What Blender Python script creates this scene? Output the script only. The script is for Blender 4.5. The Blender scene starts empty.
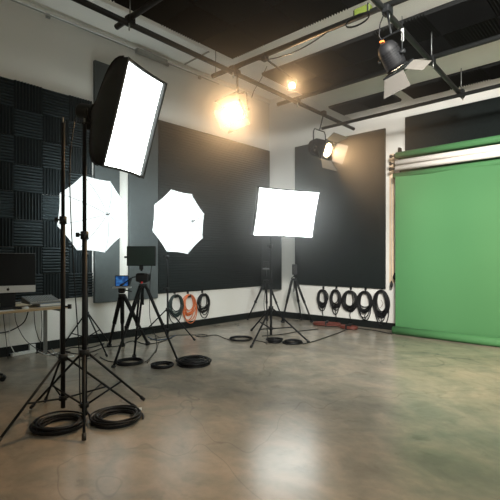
import bpy, math, random
from mathutils import Vector, Matrix
random.seed(7)
sc = bpy.context.scene
COL = sc.collection
V3 = Vector

# ---------------------------------------------------------------- camera model (500 x 500 frame)
F, HOR, CH = 433.0, 257.0, 1.4
ANG = math.atan(395 / 433.0)
VD = V3((-math.sin(ANG), math.cos(ANG), 0)); RD = V3((math.cos(ANG), math.sin(ANG), 0)); UP = V3((0, 0, 1))
CAM = V3((6.6478, -7.9620, CH))
def ray(px, py): return VD + RD * ((px - 250) / F) + UP * ((HOR - py) / F)
def W(px, py, Z): return CAM + ray(px, py) * Z
def onplane(px, py, ax, val):
    d = ray(px, py); return CAM + d * ((val - CAM[ax]) / d[ax])
def FL(px, py, z=0.0): return onplane(px, py, 2, z)
def LW(px, py, off=0.0): return onplane(px, py, 0, off)
def BW(px, py, off=0.0): return onplane(px, py, 1, -off)

# ---------------------------------------------------------------- materials
MATS = {}
def nodes(name):
    m = bpy.data.materials.new(name); m.use_nodes = True
    nt = m.node_tree; b = nt.nodes['Principled BSDF']; MATS[name] = m
    return m, nt, b
def mat(name, col, rough=0.6, metal=0.0, emit=None, es=0.0, noise=0.0, scale=40.0, bump=0.0, spec=0.5, sheen=0.0, trans=0.0):
    m, nt, b = nodes(name)
    b.inputs['Base Color'].default_value = (*col, 1); b.inputs['Roughness'].default_value = rough
    b.inputs['Metallic'].default_value = metal; b.inputs['Specular IOR Level'].default_value = spec
    b.inputs['Sheen Weight'].default_value = sheen
    if emit: b.inputs['Emission Color'].default_value = (*emit, 1); b.inputs['Emission Strength'].default_value = es
    if noise or bump:
        tc = nt.nodes.new('ShaderNodeTexCoord'); n = nt.nodes.new('ShaderNodeTexNoise')
        n.inputs['Scale'].default_value = scale; n.inputs['Detail'].default_value = 5
        nt.links.new(tc.outputs['Object'], n.inputs['Vector'])
        if noise:
            r = nt.nodes.new('ShaderNodeValToRGB')
            r.color_ramp.elements[0].position = 0.3; r.color_ramp.elements[1].position = 0.7
            r.color_ramp.elements[0].color = (*[c * (1 - noise) for c in col], 1)
            r.color_ramp.elements[1].color = (*[min(1, c * (1 + noise)) for c in col], 1)
            nt.links.new(n.outputs['Fac'], r.inputs['Fac']); nt.links.new(r.outputs['Color'], b.inputs['Base Color'])
        if bump:
            bp = nt.nodes.new('ShaderNodeBump'); bp.inputs['Strength'].default_value = bump; bp.inputs['Distance'].default_value = 0.01
            nt.links.new(n.outputs['Fac'], bp.inputs['Height']); nt.links.new(bp.outputs['Normal'], b.inputs['Normal'])
    return m
WALL = mat('wall_paint', (0.74, 0.725, 0.69), 0.85, noise=0.035, scale=1.3, bump=0.05)
CEIL = mat('ceiling_paint', (0.84, 0.83, 0.80), 0.85, noise=0.04, scale=2)
BASE = mat('baseboard_vinyl', (0.006, 0.008, 0.008), 0.6, spec=.25)
FOAM = mat('foam_charcoal', (0.018, 0.025, 0.028), 0.85, noise=0.15, scale=60, bump=0.2, spec=0.3, sheen=0.0)
FOAMC = mat('foam_ceiling', (0.012, 0.0125, 0.0125), 0.95, noise=0.15, scale=60, bump=0.2, spec=0.15)
FELT = mat('panel_fabric', (0.009, 0.0125, 0.0125), 0.85, noise=0.15, scale=30, bump=0.15, spec=0.15)
FELTG = mat('panel_grey', (0.058, 0.068, 0.070), 0.8, noise=0.08, scale=12, bump=0.1)
BLACK = mat('black_metal', (0.007, 0.008, 0.009), 0.6, metal=0.0, spec=0.2)
PIPE = mat('pipe_steel', (0.009, 0.010, 0.010), 0.5, metal=0.0, spec=0.3)
PLAS = mat('black_plastic', (0.008, 0.009, 0.010), 0.55, spec=.3)
RUB = mat('rubber', (0.008, 0.008, 0.008), 0.7)
CABLE = mat('cable_black', (0.006, 0.006, 0.007), 0.5, spec=.3)
CABLEG = mat('cable_green', (0.010, 0.024, 0.022), 0.5)
CABLEB = mat('cable_blue', (0.012, 0.035, 0.07), 0.5)
CABLEO = mat('cable_orange', (0.60, 0.15, 0.05), 0.5)
RED = mat('cable_red', (0.13, 0.032, 0.022), 0.55)
WHITEP = mat('white_plastic', (0.65, 0.66, 0.64), 0.4)
GREYM = mat('grey_metal', (0.22, 0.23, 0.23), 0.4, metal=0.6)
SILV = mat('silver', (0.55, 0.56, 0.56), 0.35, metal=0.3)
STEEL = mat('galvanised', (0.30, 0.30, 0.28), 0.4, metal=0.7)
WOOD = mat('desk_edge_wood', (0.42, 0.30, 0.17), 0.5, noise=0.1, scale=20)
DTOP = mat('desk_top', (0.50, 0.40, 0.27), 0.45, noise=0.06, scale=15)
TAN = mat('tan_wood', (0.78, 0.60, 0.42), 0.6, noise=0.08, scale=10)
GREEN = mat('green_paper', (0.060, 0.195, 0.070), 0.75, noise=0.04, scale=0.9, bump=0.03)
PINKW = mat('white_paper', (0.90, 0.84, 0.79), 0.7)
PAPER = mat('paper', (0.7, 0.7, 0.68), 0.8)
BLUE = mat('blue_book', (0.03, 0.13, 0.28), 0.5)
SCREEN = mat('dark_screen', (0.002, 0.003, 0.004), 0.45, spec=.2)
MSCREEN = mat('monitor_face', (0.008, 0.022, 0.020), 0.35)
DIFF = mat('softbox_diffuser', (0.9, 0.92, 0.93), 0.9, emit=(0.93, 1.0, 0.98), es=6.5)
DIFF1 = mat('softbox_diffuser_near', (0.9, 0.92, 0.93), 0.9, emit=(0.93, 1.0, 0.98), es=11.0)
SHELL = mat('softbox_shell', (0.008, 0.012, 0.013), 0.6, spec=0.3)
GREYC = mat('grey_cloth', (0.018, 0.02, 0.02), 0.8)
DOOR = mat('door_metal', (0.10, 0.092, 0.082), 0.5, metal=0.1)
LBLK = mat('lamp_black', (0.006, 0.006, 0.007), 0.6, spec=.25)
LENS = mat('lens_lit', (0.9, 0.8, 0.6), 0.3, emit=(1.0, 0.70, 0.36), es=26.0)
LENSD = mat('lens_lit_dim', (0.9, 0.8, 0.6), 0.3, emit=(1.0, 0.80, 0.58), es=14.0)
ORNG = mat('orange_cap', (0.8, 0.18, 0.04), 0.4)
YGRN = mat('yellow_green', (0.09, 0.12, 0.02), 0.5)
REDP = mat('red_plastic', (0.5, 0.03, 0.03), 0.4)
KEYS = mat('keycaps', (0.26, 0.28, 0.29), 0.5)
GLOW = mat('camera_screen', (0.02, 0.12, 0.5), 0.3, emit=(0.03, 0.20, 0.75), es=0.35)
_nt = GLOW.node_tree; _b = _nt.nodes['Principled BSDF']
_tc = _nt.nodes.new('ShaderNodeTexCoord'); _n = _nt.nodes.new('ShaderNodeTexNoise'); _n.inputs['Scale'].default_value = 18
_r = _nt.nodes.new('ShaderNodeValToRGB'); _r.color_ramp.elements[0].position = .42; _r.color_ramp.elements[1].position = .62
_r.color_ramp.elements[0].color = (.005, .05, .22, 1); _r.color_ramp.elements[1].color = (.10, .42, 1, 1)
_nt.links.new(_tc.outputs['Object'], _n.inputs['Vector']); _nt.links.new(_n.outputs['Fac'], _r.inputs['Fac']); _nt.links.new(_r.outputs['Color'], _b.inputs['Emission Color'])

# umbrella fabric: strobe glow put into the cloth as emission, seams a touch darker (own object coordinates)
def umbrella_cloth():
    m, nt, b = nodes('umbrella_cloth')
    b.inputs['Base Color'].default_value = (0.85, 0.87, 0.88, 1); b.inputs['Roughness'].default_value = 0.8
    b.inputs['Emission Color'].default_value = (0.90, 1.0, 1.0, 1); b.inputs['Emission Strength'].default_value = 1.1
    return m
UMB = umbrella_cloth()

def concrete():
    m, nt, b = nodes('polished_concrete'); N = nt.nodes.new; L = nt.links.new
    tc = N('ShaderNodeTexCoord')
    def noise(scale, detail, rough, dist=0.0, off=0.0):
        n = N('ShaderNodeTexNoise'); n.inputs['Scale'].default_value = scale; n.inputs['Detail'].default_value = detail
        n.inputs['Roughness'].default_value = rough; n.inputs['Distortion'].default_value = dist
        mp = N('ShaderNodeMapping'); mp.inputs['Location'].default_value = (off, off * .7, 0); mp.inputs['Rotation'].default_value = (0, 0, .7); mp.inputs['Scale'].default_value = (1, 1.25, 1)
        L(tc.outputs['Object'], mp.inputs['Vector']); L(mp.outputs['Vector'], n.inputs['Vector']); return n.outputs['Fac']
    def mp_(src, a, b_, c, d):
        r = N('ShaderNodeMapRange'); r.inputs[1].default_value = a; r.inputs[2].default_value = b_; r.inputs[3].default_value = c; r.inputs[4].default_value = d
        L(src, r.inputs[0]); return r.outputs[0]
    def mul(x, y):
        k = N('ShaderNodeMath'); k.operation = 'MULTIPLY'; L(x, k.inputs[0]); L(y, k.inputs[1]); return k.outputs[0]
    big = noise(.55, 6, .6, .4); midn = noise(2.4, 7, .62, .5, 3.1); fine = noise(11, 5, .6, .3, 7.7); line = noise(.42, 3, .45, .6, 12.3); grain = noise(70, 2, .5)
    f = mul(mp_(big, .32, .68, .72, 1.12), mp_(midn, .3, .7, .76, 1.15))
    f = mul(f, mp_(fine, .3, .7, .93, 1.06))
    f = mul(f, mp_(noise(5, 6, .65, .6, 21), .30, .42, .80, 1.0))           # small dark stains
    sb = N('ShaderNodeMath'); sb.operation = 'SUBTRACT'; L(line, sb.inputs[0]); sb.inputs[1].default_value = .5
    ab = N('ShaderNodeMath'); ab.operation = 'ABSOLUTE'; L(sb.outputs[0], ab.inputs[0])
    f = mul(f, mp_(ab.outputs[0], .0005, .003, .78, 1.0))                    # hairline cracks
    vm = N('ShaderNodeVectorMath'); vm.operation = 'SCALE'; L(f, vm.inputs['Scale'])
    hue = N('ShaderNodeMix'); hue.data_type = 'RGBA'; hue.inputs[6].default_value = (0.290, 0.264, 0.216, 1); hue.inputs[7].default_value = (0.318, 0.270, 0.214, 1)
    L(mp_(midn, .4, .6, 0, 1), hue.inputs[0]); L(hue.outputs[2], vm.inputs[0]); L(vm.outputs['Vector'], b.inputs['Base Color'])
    b.inputs['Roughness'].default_value = .25
    bp = N('ShaderNodeBump'); bp.inputs['Strength'].default_value = .03; bp.inputs['Distance'].default_value = .01
    L(grain, bp.inputs['Height']); L(bp.outputs['Normal'], b.inputs['Normal'])
    b.inputs['Specular IOR Level'].default_value = .55
    return m
CONC = concrete()

# ---------------------------------------------------------------- mesh builder
def frame(d):
    d = V3(d).normalized(); a = UP if abs(d.z) < .95 else V3((1, 0, 0))
    s = d.cross(a).normalized(); return s, d.cross(s).normalized() * -1   # side, up-ish
class MB:
    def __init__(s): s.v = []; s.f = []; s.sm = []
    def face(s, idx, smooth=False): s.f.append(tuple(idx)); s.sm.append(smooth)
    def box(s, c, size, ax=None):
        c = V3(c); X, Y, Z = ax if ax else (V3((1, 0, 0)), V3((0, 1, 0)), V3((0, 0, 1)))
        b = len(s.v); hx, hy, hz = [k / 2 for k in size]
        for i in (-1, 1):
            for j in (-1, 1):
                for k in (-1, 1): s.v.append(c + X * i * hx + Y * j * hy + Z * k * hz)
        for q in ((0, 1, 3, 2), (4, 6, 7, 5), (0, 4, 5, 1), (2, 3, 7, 6), (0, 2, 6, 4), (1, 5, 7, 3)): s.face([b + i for i in q])
        return s
    def span(s, a, b): # box from min to max
        a = V3(a); b = V3(b); return s.box((a + b) / 2, [abs(b[i] - a[i]) for i in range(3)])
    def tube(s, pts, r, seg=8, closed=False, caps=True):
        pts = [V3(p) for p in pts]; n = len(pts); rs = r if isinstance(r, (list, tuple)) else [r] * n
        b0 = len(s.v); prev = None
        for i, p in enumerate(pts):
            if closed: t = pts[(i + 1) % n] - pts[i - 1]
            else: t = pts[min(i + 1, n - 1)] - pts[max(i - 1, 0)]
            if t.length < 1e-9: t = V3((0, 0, 1))
            t.normalize()
            if prev is None: sd, _ = frame(t)
            else:
                sd = prev - t * prev.dot(t)
                sd = sd.normalized() if sd.length > 1e-6 else frame(t)[0]
            prev = sd; up = t.cross(sd)
            for k in range(seg):
                a = 2 * math.pi * k / seg; s.v.append(p + (sd * math.cos(a) + up * math.sin(a)) * rs[i])
        for i in range(n if closed else n - 1):
            j = (i + 1) % n
            for k in range(seg):
                k2 = (k + 1) % seg; s.face((b0 + i * seg + k, b0 + i * seg + k2, b0 + j * seg + k2, b0 + j * seg + k), True)
        if caps and not closed:
            s.face([b0 + k for k in range(seg)][::-1]); s.face([b0 + (n - 1) * seg + k for k in range(seg)])
        return s
    def cyl(s, p0, p1, r, r1=None, seg=14): return s.tube([p0, p1], [r, r if r1 is None else r1], seg)
    def rings(s, rings, capA=True, capB=True, smooth=True):
        b0 = len(s.v); n = len(rings[0])
        for rg in rings: s.v += [V3(p) for p in rg]
        for i in range(len(rings) - 1):
            for k in range(n):
                k2 = (k + 1) % n; s.face((b0 + i * n + k, b0 + i * n + k2, b0 + (i + 1) * n + k2, b0 + (i + 1) * n + k), smooth)
        if capA: s.face([b0 + k for k in range(n)][::-1])
        if capB: s.face([b0 + (len(rings) - 1) * n + k for k in range(n)])
        return s
    def slab(s, poly, n, th):   # polygon (3D points) extruded along n
        poly = [V3(p) for p in poly]; return s.rings([poly, [p + V3(n) * th for p in poly]], smooth=False)
    def build(s, name, m, parent=None, bevel=0.0, loc=None):
        me = bpy.data.meshes.new(name); off = parent.matrix_world_loc if False else (ROOTLOC.get(parent.name, V3((0, 0, 0))) if parent else (V3(loc) if loc else V3((0, 0, 0))))
        me.from_pydata([tuple(V3(v) - off) for v in s.v], [], s.f); me.materials.append(m)
        for p, q in zip(me.polygons, s.sm): p.use_smooth = q
        me.validate(); me.update()
        import bmesh as _b
        bm = _b.new(); bm.from_mesh(me); _b.ops.recalc_face_normals(bm, faces=bm.faces); bm.to_mesh(me); bm.free()
        o = bpy.data.objects.new(name, me); COL.objects.link(o)
        if parent: o.parent = parent; ROOTLOC[o.name] = off
        elif loc: o.location = off
        if bevel:
            bv = o.modifiers.new('bevel', 'BEVEL'); bv.width = bevel; bv.segments = 2; bv.limit_method = 'ANGLE'
        return o
ROOTLOC = {}
def tag(o, label, cat, group=None, kind=None):
    o['label'] = label; o['category'] = cat
    if group: o['group'] = group
    if kind: o['kind'] = kind
    return o
def thing(name, loc, label, cat, group=None):
    o = bpy.data.objects.new(name, None); COL.objects.link(o); o.empty_display_size = .1
    o.location = V3(loc); ROOTLOC[o.name] = V3(loc); return tag(o, label, cat, group)
def struct(name, mb, m, label=None, bevel=0):
    o = mb.build(name, m, bevel=bevel); o['kind'] = 'structure'
    if label: o['label'] = label
    return o

# ================================================================= SETTING
XR, YF, H1, H2 = 10.0, -12.0, 5.15, 4.2
XL2 = 2.26   # the lowered ceiling starts here
struct('floor', MB().span((-.1, YF - .1, -.1), (XR + .1, .1, 0)), CONC, 'polished mottled grey brown concrete floor')
struct('wall_left', MB().span((-.1, YF, 0), (0, .1, H1)), WALL, 'off-white left wall')
struct('wall_back', MB().span((0, 0, 0), (XR, .1, H1)), WALL, 'off-white back wall')
struct('wall_right', MB().span((XR, YF, 0), (XR + .1, .1, H1)), WALL)
struct('wall_front', MB().span((-.1, YF - .1, 0), (XR + .1, YF, H1)), WALL)
struct('ceiling', MB().span((XL2, YF, H2), (XR, 0, H1 + .1)), CEIL, 'white lowered ceiling over the room')
struct('ceiling', MB().span((-.1, YF, H1), (XL2, .1, H1 + .1)), CEIL, 'white raised ceiling strip along the left wall')
struct('baseboard_left', MB().span((0, YF, 0), (.018, 0, .135)), BASE, 'black vinyl baseboard of the left wall')
struct('baseboard_back', MB().span((.018, -.018, 0), (XR, 0, .135)), BASE, 'black vinyl baseboard of the back wall')
struct('trim_1', MB().span((0.0, -9, 5.06), (.05, 0, 5.10)).span((0, -9, 5.125), (.03, 0, 5.15)), CEIL, 'thin rail where left wall meets ceiling')

# ================================================================= ACOUSTIC FOAM
def wedge_mesh(w, h, t, n, base=.018):
    """tile in local XY (w x h), grooves run along Y, relief towards +Z, centred"""
    mb = MB(); prof = [(-w / 2, 0)]
    for i in range(n):
        x0 = -w / 2 + i * w / n; prof += [(x0 + w / n * .10, base), (x0 + w / n * .5, t), (x0 + w / n * .90, base)]
    prof += [(w / 2, 0)]
    mb.rings([[(x, -h / 2, z) for x, z in prof], [(x, h / 2, z) for x, z in prof]], smooth=False)
    return mb
ORD = ['first', 'second', 'third', 'fourth', 'fifth', 'sixth', 'seventh', 'eighth', 'ninth']
# left wall tiles
TW, TH = .3955, .3955
a = wedge_mesh(TW - .0012, TW - .0012, .048, 9).build('acoustic_foam_tile', FOAM)
first = True
for c in range(4):
    for r in range(8):
        o = a if first else a.copy()
        if not first: COL.objects.link(o)
        first = False
        y = -4.493 - TW * (c + .5); z = 3.92 - TH * (r + .5)
        vert = (r + c) % 2 == 0
        M = Matrix(((0, 0, 1), (1, 0, 0), (0, 1, 0))).to_4x4()     # local X->world Y, Y->Z, Z->X
        rot = Matrix.Rotation(0 if vert else math.pi / 2, 4, 'Z')
        o.matrix_world = Matrix.Translation((0.001, y, z)) @ M @ rot
        col = ['column touching the tall grey panel', 'second column from the tall grey panel', 'third column from the tall grey panel', 'column at the left photo edge'][c]
        row = 'top' if r == 0 else ('bottom' if r == 7 else ORD[r])
        tag(o, f'black grooved foam wall tile, {row} row, {col}', 'foam tile', 'foam tiles on the left wall')
# ceiling tiles
CT = .61
ac = wedge_mesh(CT - .003, CT - .003, .045, 17).build('ceiling_foam_tile', FOAMC)
first = True
def ceil_tile(x, y, vert, label, sy=1.0, sx=1.0):
    global first
    o = ac if first else ac.copy()
    if not first: COL.objects.link(o)
    first = False
    sc_ = Matrix.Diagonal((sx, sy, 1, 1))
    o.matrix_world = Matrix.Translation((x, y, H2 - .001)) @ sc_ @ Matrix.Rotation(math.pi, 4, 'X') @ Matrix.Rotation(0 if vert else math.pi / 2, 4, 'Z')
    tag(o, label, 'foam tile', 'foam tiles on the ceiling')
def ordn(k): return ['first', 'second', 'third', 'fourth', 'fifth', 'sixth', 'seventh', 'eighth'][k]
FX = 2.39
for j in range(4):
    for i in range(5 - (j == 3)):
        where = ['row along the white band', 'second row from the white band', 'third row from the white band', 'row nearest the viewer'][j]
        ceil_tile(FX + CT * (i + .5), -3.66 - CT * (j + .5), (i + j) % 2 == 0, f'ceiling foam tile, near field, {where}, {ordn(i)} from left')
for j in range(2):
    for i in range(7):
        ceil_tile(2.34 + CT * (i + .5), -1.76 - CT * (j + .5), (i + j) % 2 == 0, f'ceiling foam tile, middle field, {["far", "near"][j]} row, {ordn(i)} from left')
for i in range(2): ceil_tile(2.30 + .58 * (i + .5), -.76, i == 0, f'dark ceiling foam tile nearest the back wall, left strip, {["left", "right"][i]} one', .92, .95)
for i in range(4): ceil_tile(3.66 + CT * (i + .5), -.72, i % 2 == 1, f'dark ceiling foam tile nearest the back wall, right strip, {ordn(i)} from its left end', .92)

# left wall big panels
def panel(name, a_, b_, m, label, bevel=.006):
    return tag(MB().span(a_, b_).build(name, m, bevel=bevel), label, 'acoustic panel')
panel('acoustic_board', (0.001, -4.47, .65), (.06, -4.02, 4.60), FELTG, 'tall narrow smooth grey panel beside the foam tiles, behind the first umbrella')
panel('acoustic_board', (0.001, -3.83, .645), (.05, -3.23, 4.0), FELTG, 'smooth grey panel between the white wall strip and the large ribbed panel')
# ribbed large panel: fine horizontal ribs
def ribbed(y0, y1, z0, z1, n):
    prof = [(0, z0)]
    for i in range(n):
        za = z0 + (z1 - z0) * i / n; dz = (z1 - z0) / n
        prof += [(.0435, za + dz * .15), (.048, za + dz * .35), (.048, za + dz * .7), (.0435, za + dz * .9)]
    prof += [(0, z1)]
    return MB().rings([[(x + .001, y0, z) for x, z in prof], [(x + .001, y1, z) for x, z in prof]], smooth=False)
tag(ribbed(-3.215, -.03, .72, 3.93, 64).build('acoustic_board', FELT), 'huge dark finely ribbed panel filling the far half of left wall', 'acoustic panel')
# corner trap
mb = MB(); pts = [(0.06, -.36), (.10, -.40), (.40, -.06), (.40, -.02), (.06, -.02)]
mb.rings([[(x, y, .645) for x, y in pts], [(x, y, 2.75) for x, y in pts]], smooth=False)
tag(mb.build('corner_bass_trap', FELT, bevel=.004), 'black corner bass trap standing out where the two walls meet', 'acoustic panel')
panel('acoustic_board', (.80, -.05, .785), (2.945, -.001, 3.885), FELT, 'large square black panel on back wall, left of the green backdrop')
panel('acoustic_board', (3.34, -.05, .785), (6.3, -.001, 4.005), FELT, 'black panel on back wall rising behind the green backdrop rollers')

# conduit with junction box
t = thing('electrical_conduit', (.05, -5, 5.0), 'thin pale conduit high along the left wall', 'conduit')
MB().tube([(.055, -8.5, 5.02), (.055, -1.7, 5.02)], .011, 8).build('tube', STEEL, t)
MB().span((.02, -3.70, 4.985), (.10, -3.05, 5.06)).build('junction_box', STEEL, t, bevel=.004)
for yy in (-5.2, -3.0, -2.2): MB().span((0.0, yy - .03, 4.99), (.035, yy + .03, 5.05)).build('clip', STEEL, t)
mb = MB().tube([(.06, -2.62, 5.13), (.95, -2.66, 5.13)], .014, 8)
tag(mb.build('electrical_conduit', STEEL), 'short pale conduit crossing the raised ceiling towards the left wall rail', 'conduit')

# ================================================================= LIGHTING GRID
ZA, ZB = 3.80, 3.862
def gpipe(p0, p1, label, r=.03):
    t = thing('grid_pipe', p0, label, 'pipe', 'lighting grid pipes')
    MB().cyl(p0, p1, r).build('tube', PIPE, t)
    return t
gpipe((2.80, -8.6, ZA), (2.615, -.66, ZA), 'black grid pipe running away along the left wall side')
gpipe((4.95, -7.5, ZA), (4.63, -1.02, ZA), 'black grid pipe running away above the black fresnel lamp')
gpipe((2.47, -5.50, ZB), (9.9, -5.50, ZB), 'nearest black cross pipe, its end above the large softbox')
gpipe((2.30, -3.95, ZB), (9.9, -3.88, ZB), 'black cross pipe carrying the two front warm lamps')
gpipe((2.27, -2.50, ZB), (9.9, -2.50, ZB), 'black cross pipe under the middle ceiling foam field')
_a, _b3 = onplane(322, 128.5, 2, 3.742), onplane(500, 85.5, 2, 3.742)
gpipe(_a, _b3 + (_b3 - _a) * 1.2, 'farthest black cross pipe near the back wall', .027)
def pclamp(x, y, label, rod=None):
    t = thing('pipe_clamp', (x, y, ZA), label, 'clamp', 'clamps of the lighting grid')
    MB().box((x, y, ZA + .03), (.085, .085, .10)).build('jaw', BLACK, t, bevel=.012)
    MB().cyl((x + .03, y - .03, ZA - .09), (x + .03, y - .03, ZA + .0), .008).build('bolt', STEEL, t)
    if rod: MB().cyl((x, y, ZA + .05), (x, y, rod), .007, seg=8).build('hanger_rod', GREYM, t)
pclamp(2.73, -5.50, 'clamp joining nearest cross pipe to left pipe, above the large softbox', H2)
pclamp(2.69, -3.95, 'clamp where the left pipe meets the pipe of the big warm lamp')
pclamp(2.655, -2.50, 'clamp where the left pipe meets the middle cross pipe')
pclamp(4.775, -3.9, 'clamp above the black fresnel lamp beside the green box')
pclamp(4.70, -2.50, 'clamp on the right pipe at the middle cross pipe', H2)
pclamp(4.635, -1.11, 'clamp at the far end of the right pipe, with hanger rod', H2)
for (x, y, l) in ((2.36, -3.95, 'hanger rod at the left end of the big lamp pipe'),):
    tag(MB().cyl((x, y, ZB), (x, y, H2), .007, seg=8).build('hanger_rod', GREYM), l, 'rod')
# green ballast box and cable loop on pipe
bx = W(364, 10, 4.42)
t = thing('power_adapter_box', bx, 'small yellow-green box strapped on the pipe at the top', 'box')
MB().box((bx.x, -3.93, ZB + .04), (.17, .07, .075)).build('case', YGRN, t, bevel=.008)
MB().box((bx.x - .085, -3.93, ZB + .04), (.03, .06, .065)).build('end_cap', PLAS, t, bevel=.006)
MB().box((bx.x + .07, -3.93, ZB + .04), (.012, .085, .085)).build('strap', RUB, t)
pts = []
for k in range(60):
    A_ = k / 60 * 2 * math.pi * 2.5; pts.append((bx.x - .05 + .13 * math.cos(A_) + .004 * (k / 12), -3.96 - .012 * (k / 20), ZB - .06 + .05 * math.sin(A_)))
tag(MB().tube(pts, .005, 6).build('lamp_cable', CABLE), 'black cable looped under the green box on the pipe', 'cable')
def sag(p0, p1, d, n=16, r=.005):
    p0 = V3(p0); p1 = V3(p1); return [p0.lerp(p1, i / n) - UP * d * 4 * (i / n) * (1 - i / n) for i in range(n + 1)]
tag(MB().tube(sag((3.02, -3.96, ZB), (4.2, -3.94, ZB), .11), .006, 6).build('lamp_cable', CABLE), 'black cable drooping under the pipe beside the small warm lamp', 'cable')
tag(MB().tube(sag((2.98, -3.96, ZB), (2.5, -3.98, ZB + .02), .06), .006, 6).build('lamp_cable', CABLE), 'black cable drooping left of the small warm lamp', 'cable')
tag(MB().tube([(2.55, -3.1, H2), (2.53, -3.2, 4.0), (2.60, -3.45, 3.72), (2.61, -3.5, 3.62)], .005, 6).build('lamp_cable', CABLE), 'thin slanting wire hanging right of the big warm lamp', 'cable')

# ================================================================= FRESNEL LAMPS
def fresnel(label, lp, d, s, hang, bodym=BLACK, lensm=LENS, tilt=(50, 50, 50, 50), roll=0.0, power=120, spot=70, doorlen=.15, shorts=None):
    lp = V3(lp); d = V3(d).normalized(); sd, up = frame(d)
    c, sn = math.cos(roll), math.sin(roll); sd, up = sd * c + up * sn, up * c - sd * sn
    t = thing('fresnel_lamp', lp, label, 'studio lamp', 'stage lamps on the grid')
    R = .105 * s
    def ring(off, r, n=20, sq=0.0):
        out = []
        for k in range(n):
            A_ = 2 * math.pi * k / n; rr = r * (1 + sq * (abs(math.cos(2 * A_)) - 1) * -.35)
            out.append(lp + d * off * s + (sd * math.cos(A_) + up * math.sin(A_)) * rr)
        return out
    MB().rings([ring(0, R * 1.04), ring(-.05, R * 1.08), ring(-.22, R * 1.02), ring(-.27, R * .8), ring(-.29, R * .45)]).build('housing', bodym, t)
    mb = MB()
    for k in range(6): # cooling fins
        o_ = -.07 - .025 * k; mb.rings([ring(o_, R * 1.12, 20), ring(o_ - .006, R * 1.12, 20)], smooth=False)
    mb.build('cooling_fins', bodym, t)
    MB().rings([ring(.0, R * 1.12), ring(.018, R * 1.12), ring(.018, R * .88), ring(.0, R * .88)], False, False).build('lens_ring', BLACK, t)
    MB().rings([ring(.001, R * .9), ring(.012, R * .8), ring(.017, R * .4)]).build('lens', lensm, t)
    # square door frame
    q = R * 1.2; mb = MB()
    for a_, b_ in ((1, 0), (-1, 0), (0, 1), (0, -1)):
        cc = lp + d * .03 * s + (sd * a_ + up * b_) * q
        mb.box(cc, (2 * q + .012 if b_ else .012, .012 if b_ else 2 * q + .012, .014), (sd, up, d))
    mb.build('door_frame', BLACK, t)
    L_ = doorlen * s
    for i, (o_, w_) in enumerate(((up, sd), (sd, up), (-up, sd), (-sd, up))):
        an = math.radians(tilt[i]); e = d * math.cos(an) + o_ * math.sin(an); n_ = o_ * math.cos(an) - d * math.sin(an)
        b0 = lp + d * .036 * s + o_ * q; wa = q * .95; wb = q * (1.35 if i % 2 == 0 else 1.0)
        MB().slab([b0 - w_ * wa, b0 + w_ * wa, b0 + w_ * wb + e * L_, b0 - w_ * wb + e * L_], n_, .003).build('barn_door', DOOR, t)
    # yoke
    piv = lp - d * .13 * s; h = V3(hang); yd = V3((sd.x, sd.y, 0)).normalized(); w = R * 1.3
    top = V3((piv.x, piv.y, piv.z + .24 * s))
    MB().tube([piv + yd * w, piv + yd * w + UP * .2 * s, top + yd * w * .8, top - yd * w * .8, piv - yd * w + UP * .2 * s, piv - yd * w], .009 * s, 8).build('yoke', BLACK, t)
    for sg in (-1, 1): MB().cyl(piv + yd * sg * w * .75, piv + yd * sg * w * 1.22, .02 * s, seg=10).build('yoke_knob', PLAS, t)
    if (h - top).length > .03: MB().tube([top, h], .011, 8).build('hanger', BLACK, t)
    MB().box(h, (.075, .075, .07)).build('pipe_hook', BLACK, t, bevel=.012)
    # lamp light
    ld = bpy.data.lights.new('lamp_light', 'SPOT'); ld.energy = power; ld.color = (1, .62, .30); ld.spot_size = math.radians(spot); ld.spot_blend = .9; ld.shadow_soft_size = .05
    lo = bpy.data.objects.new('lamp_light', ld); COL.objects.link(lo); lo.parent = t
    lo.location = d * .05 * s; lo.rotation_euler = d.to_track_quat('-Z', 'Y').to_euler()
    return t
def rel(right, toward, down): return RD * right - VD * toward - UP * down
p1 = W(235.5, 112, 5.45)
fresnel('big blazing warm lamp with open barn doors, left of the small one', p1, rel(-.22, .85, .42), .92, (p1.x - .09, p1.y + .12, ZA - .02), bodym=GREYM, tilt=(46, 52, 34, 8), roll=-.30, power=300, spot=105)
p2 = W(292, 85.5, 5.62)
fresnel('small warm glowing lamp hanging between the two larger warm lamps', p2, rel(-.05, .95, .25), .42, (p2.x - .05, -3.93, ZB - .03), tilt=(15, 15, 15, 15), doorlen=.03, power=50, spot=110)
p3 = W(327, 150, 7.05)
fresnel('warm lamp with tilted barn doors, nearest the room corner', p3, rel(.68, .68, .38), 1.22, (p3.x - .10, p3.y + .06, ZA - .02), bodym=LBLK, tilt=(42, 44, 44, 36), power=320, spot=90)
p4 = W(397, 67, 4.05)
fresnel('black lamp pointing down with grey barn doors, nearest the viewer', p4, rel(.60, -.30, .80), .85, (p4.x - .12, p4.y + .04, ZA - .02), tilt=(62, 58, 34, 30), roll=.2, power=160, spot=80, lensm=LENSD, doorlen=.20, bodym=LBLK)
# extras of lamp 4
q = W(382, 42, 4.1); tag(MB().tube([W(384, 14, 4.1), W(380, 24, 4.1), W(379, 36, 4.1), W(384, 43, 4.1)], .006, 6).build('lamp_cable', CABLE), 'black power cable curving down into the black fresnel lamp', 'cable')
tag(MB().box(W(402.5, 35, 4.25), (.022, .012, .125)).build('hanging_tag', WHITEP), 'small white tag hanging on a wire right of the black lamp', 'tag')
tag(MB().cyl(W(402.5, 29, 4.25), W(402, 16, 4.25), .003, seg=6).build('safety_wire', BLACK), 'thin wire holding the small white tag', 'wire')
q = W(382, 42, 4.02); tag(MB().box(q, (.04, .03, .018)).build('plug', ORNG, bevel=.003), 'small orange plug on top of the black fresnel lamp', 'plug')

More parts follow.
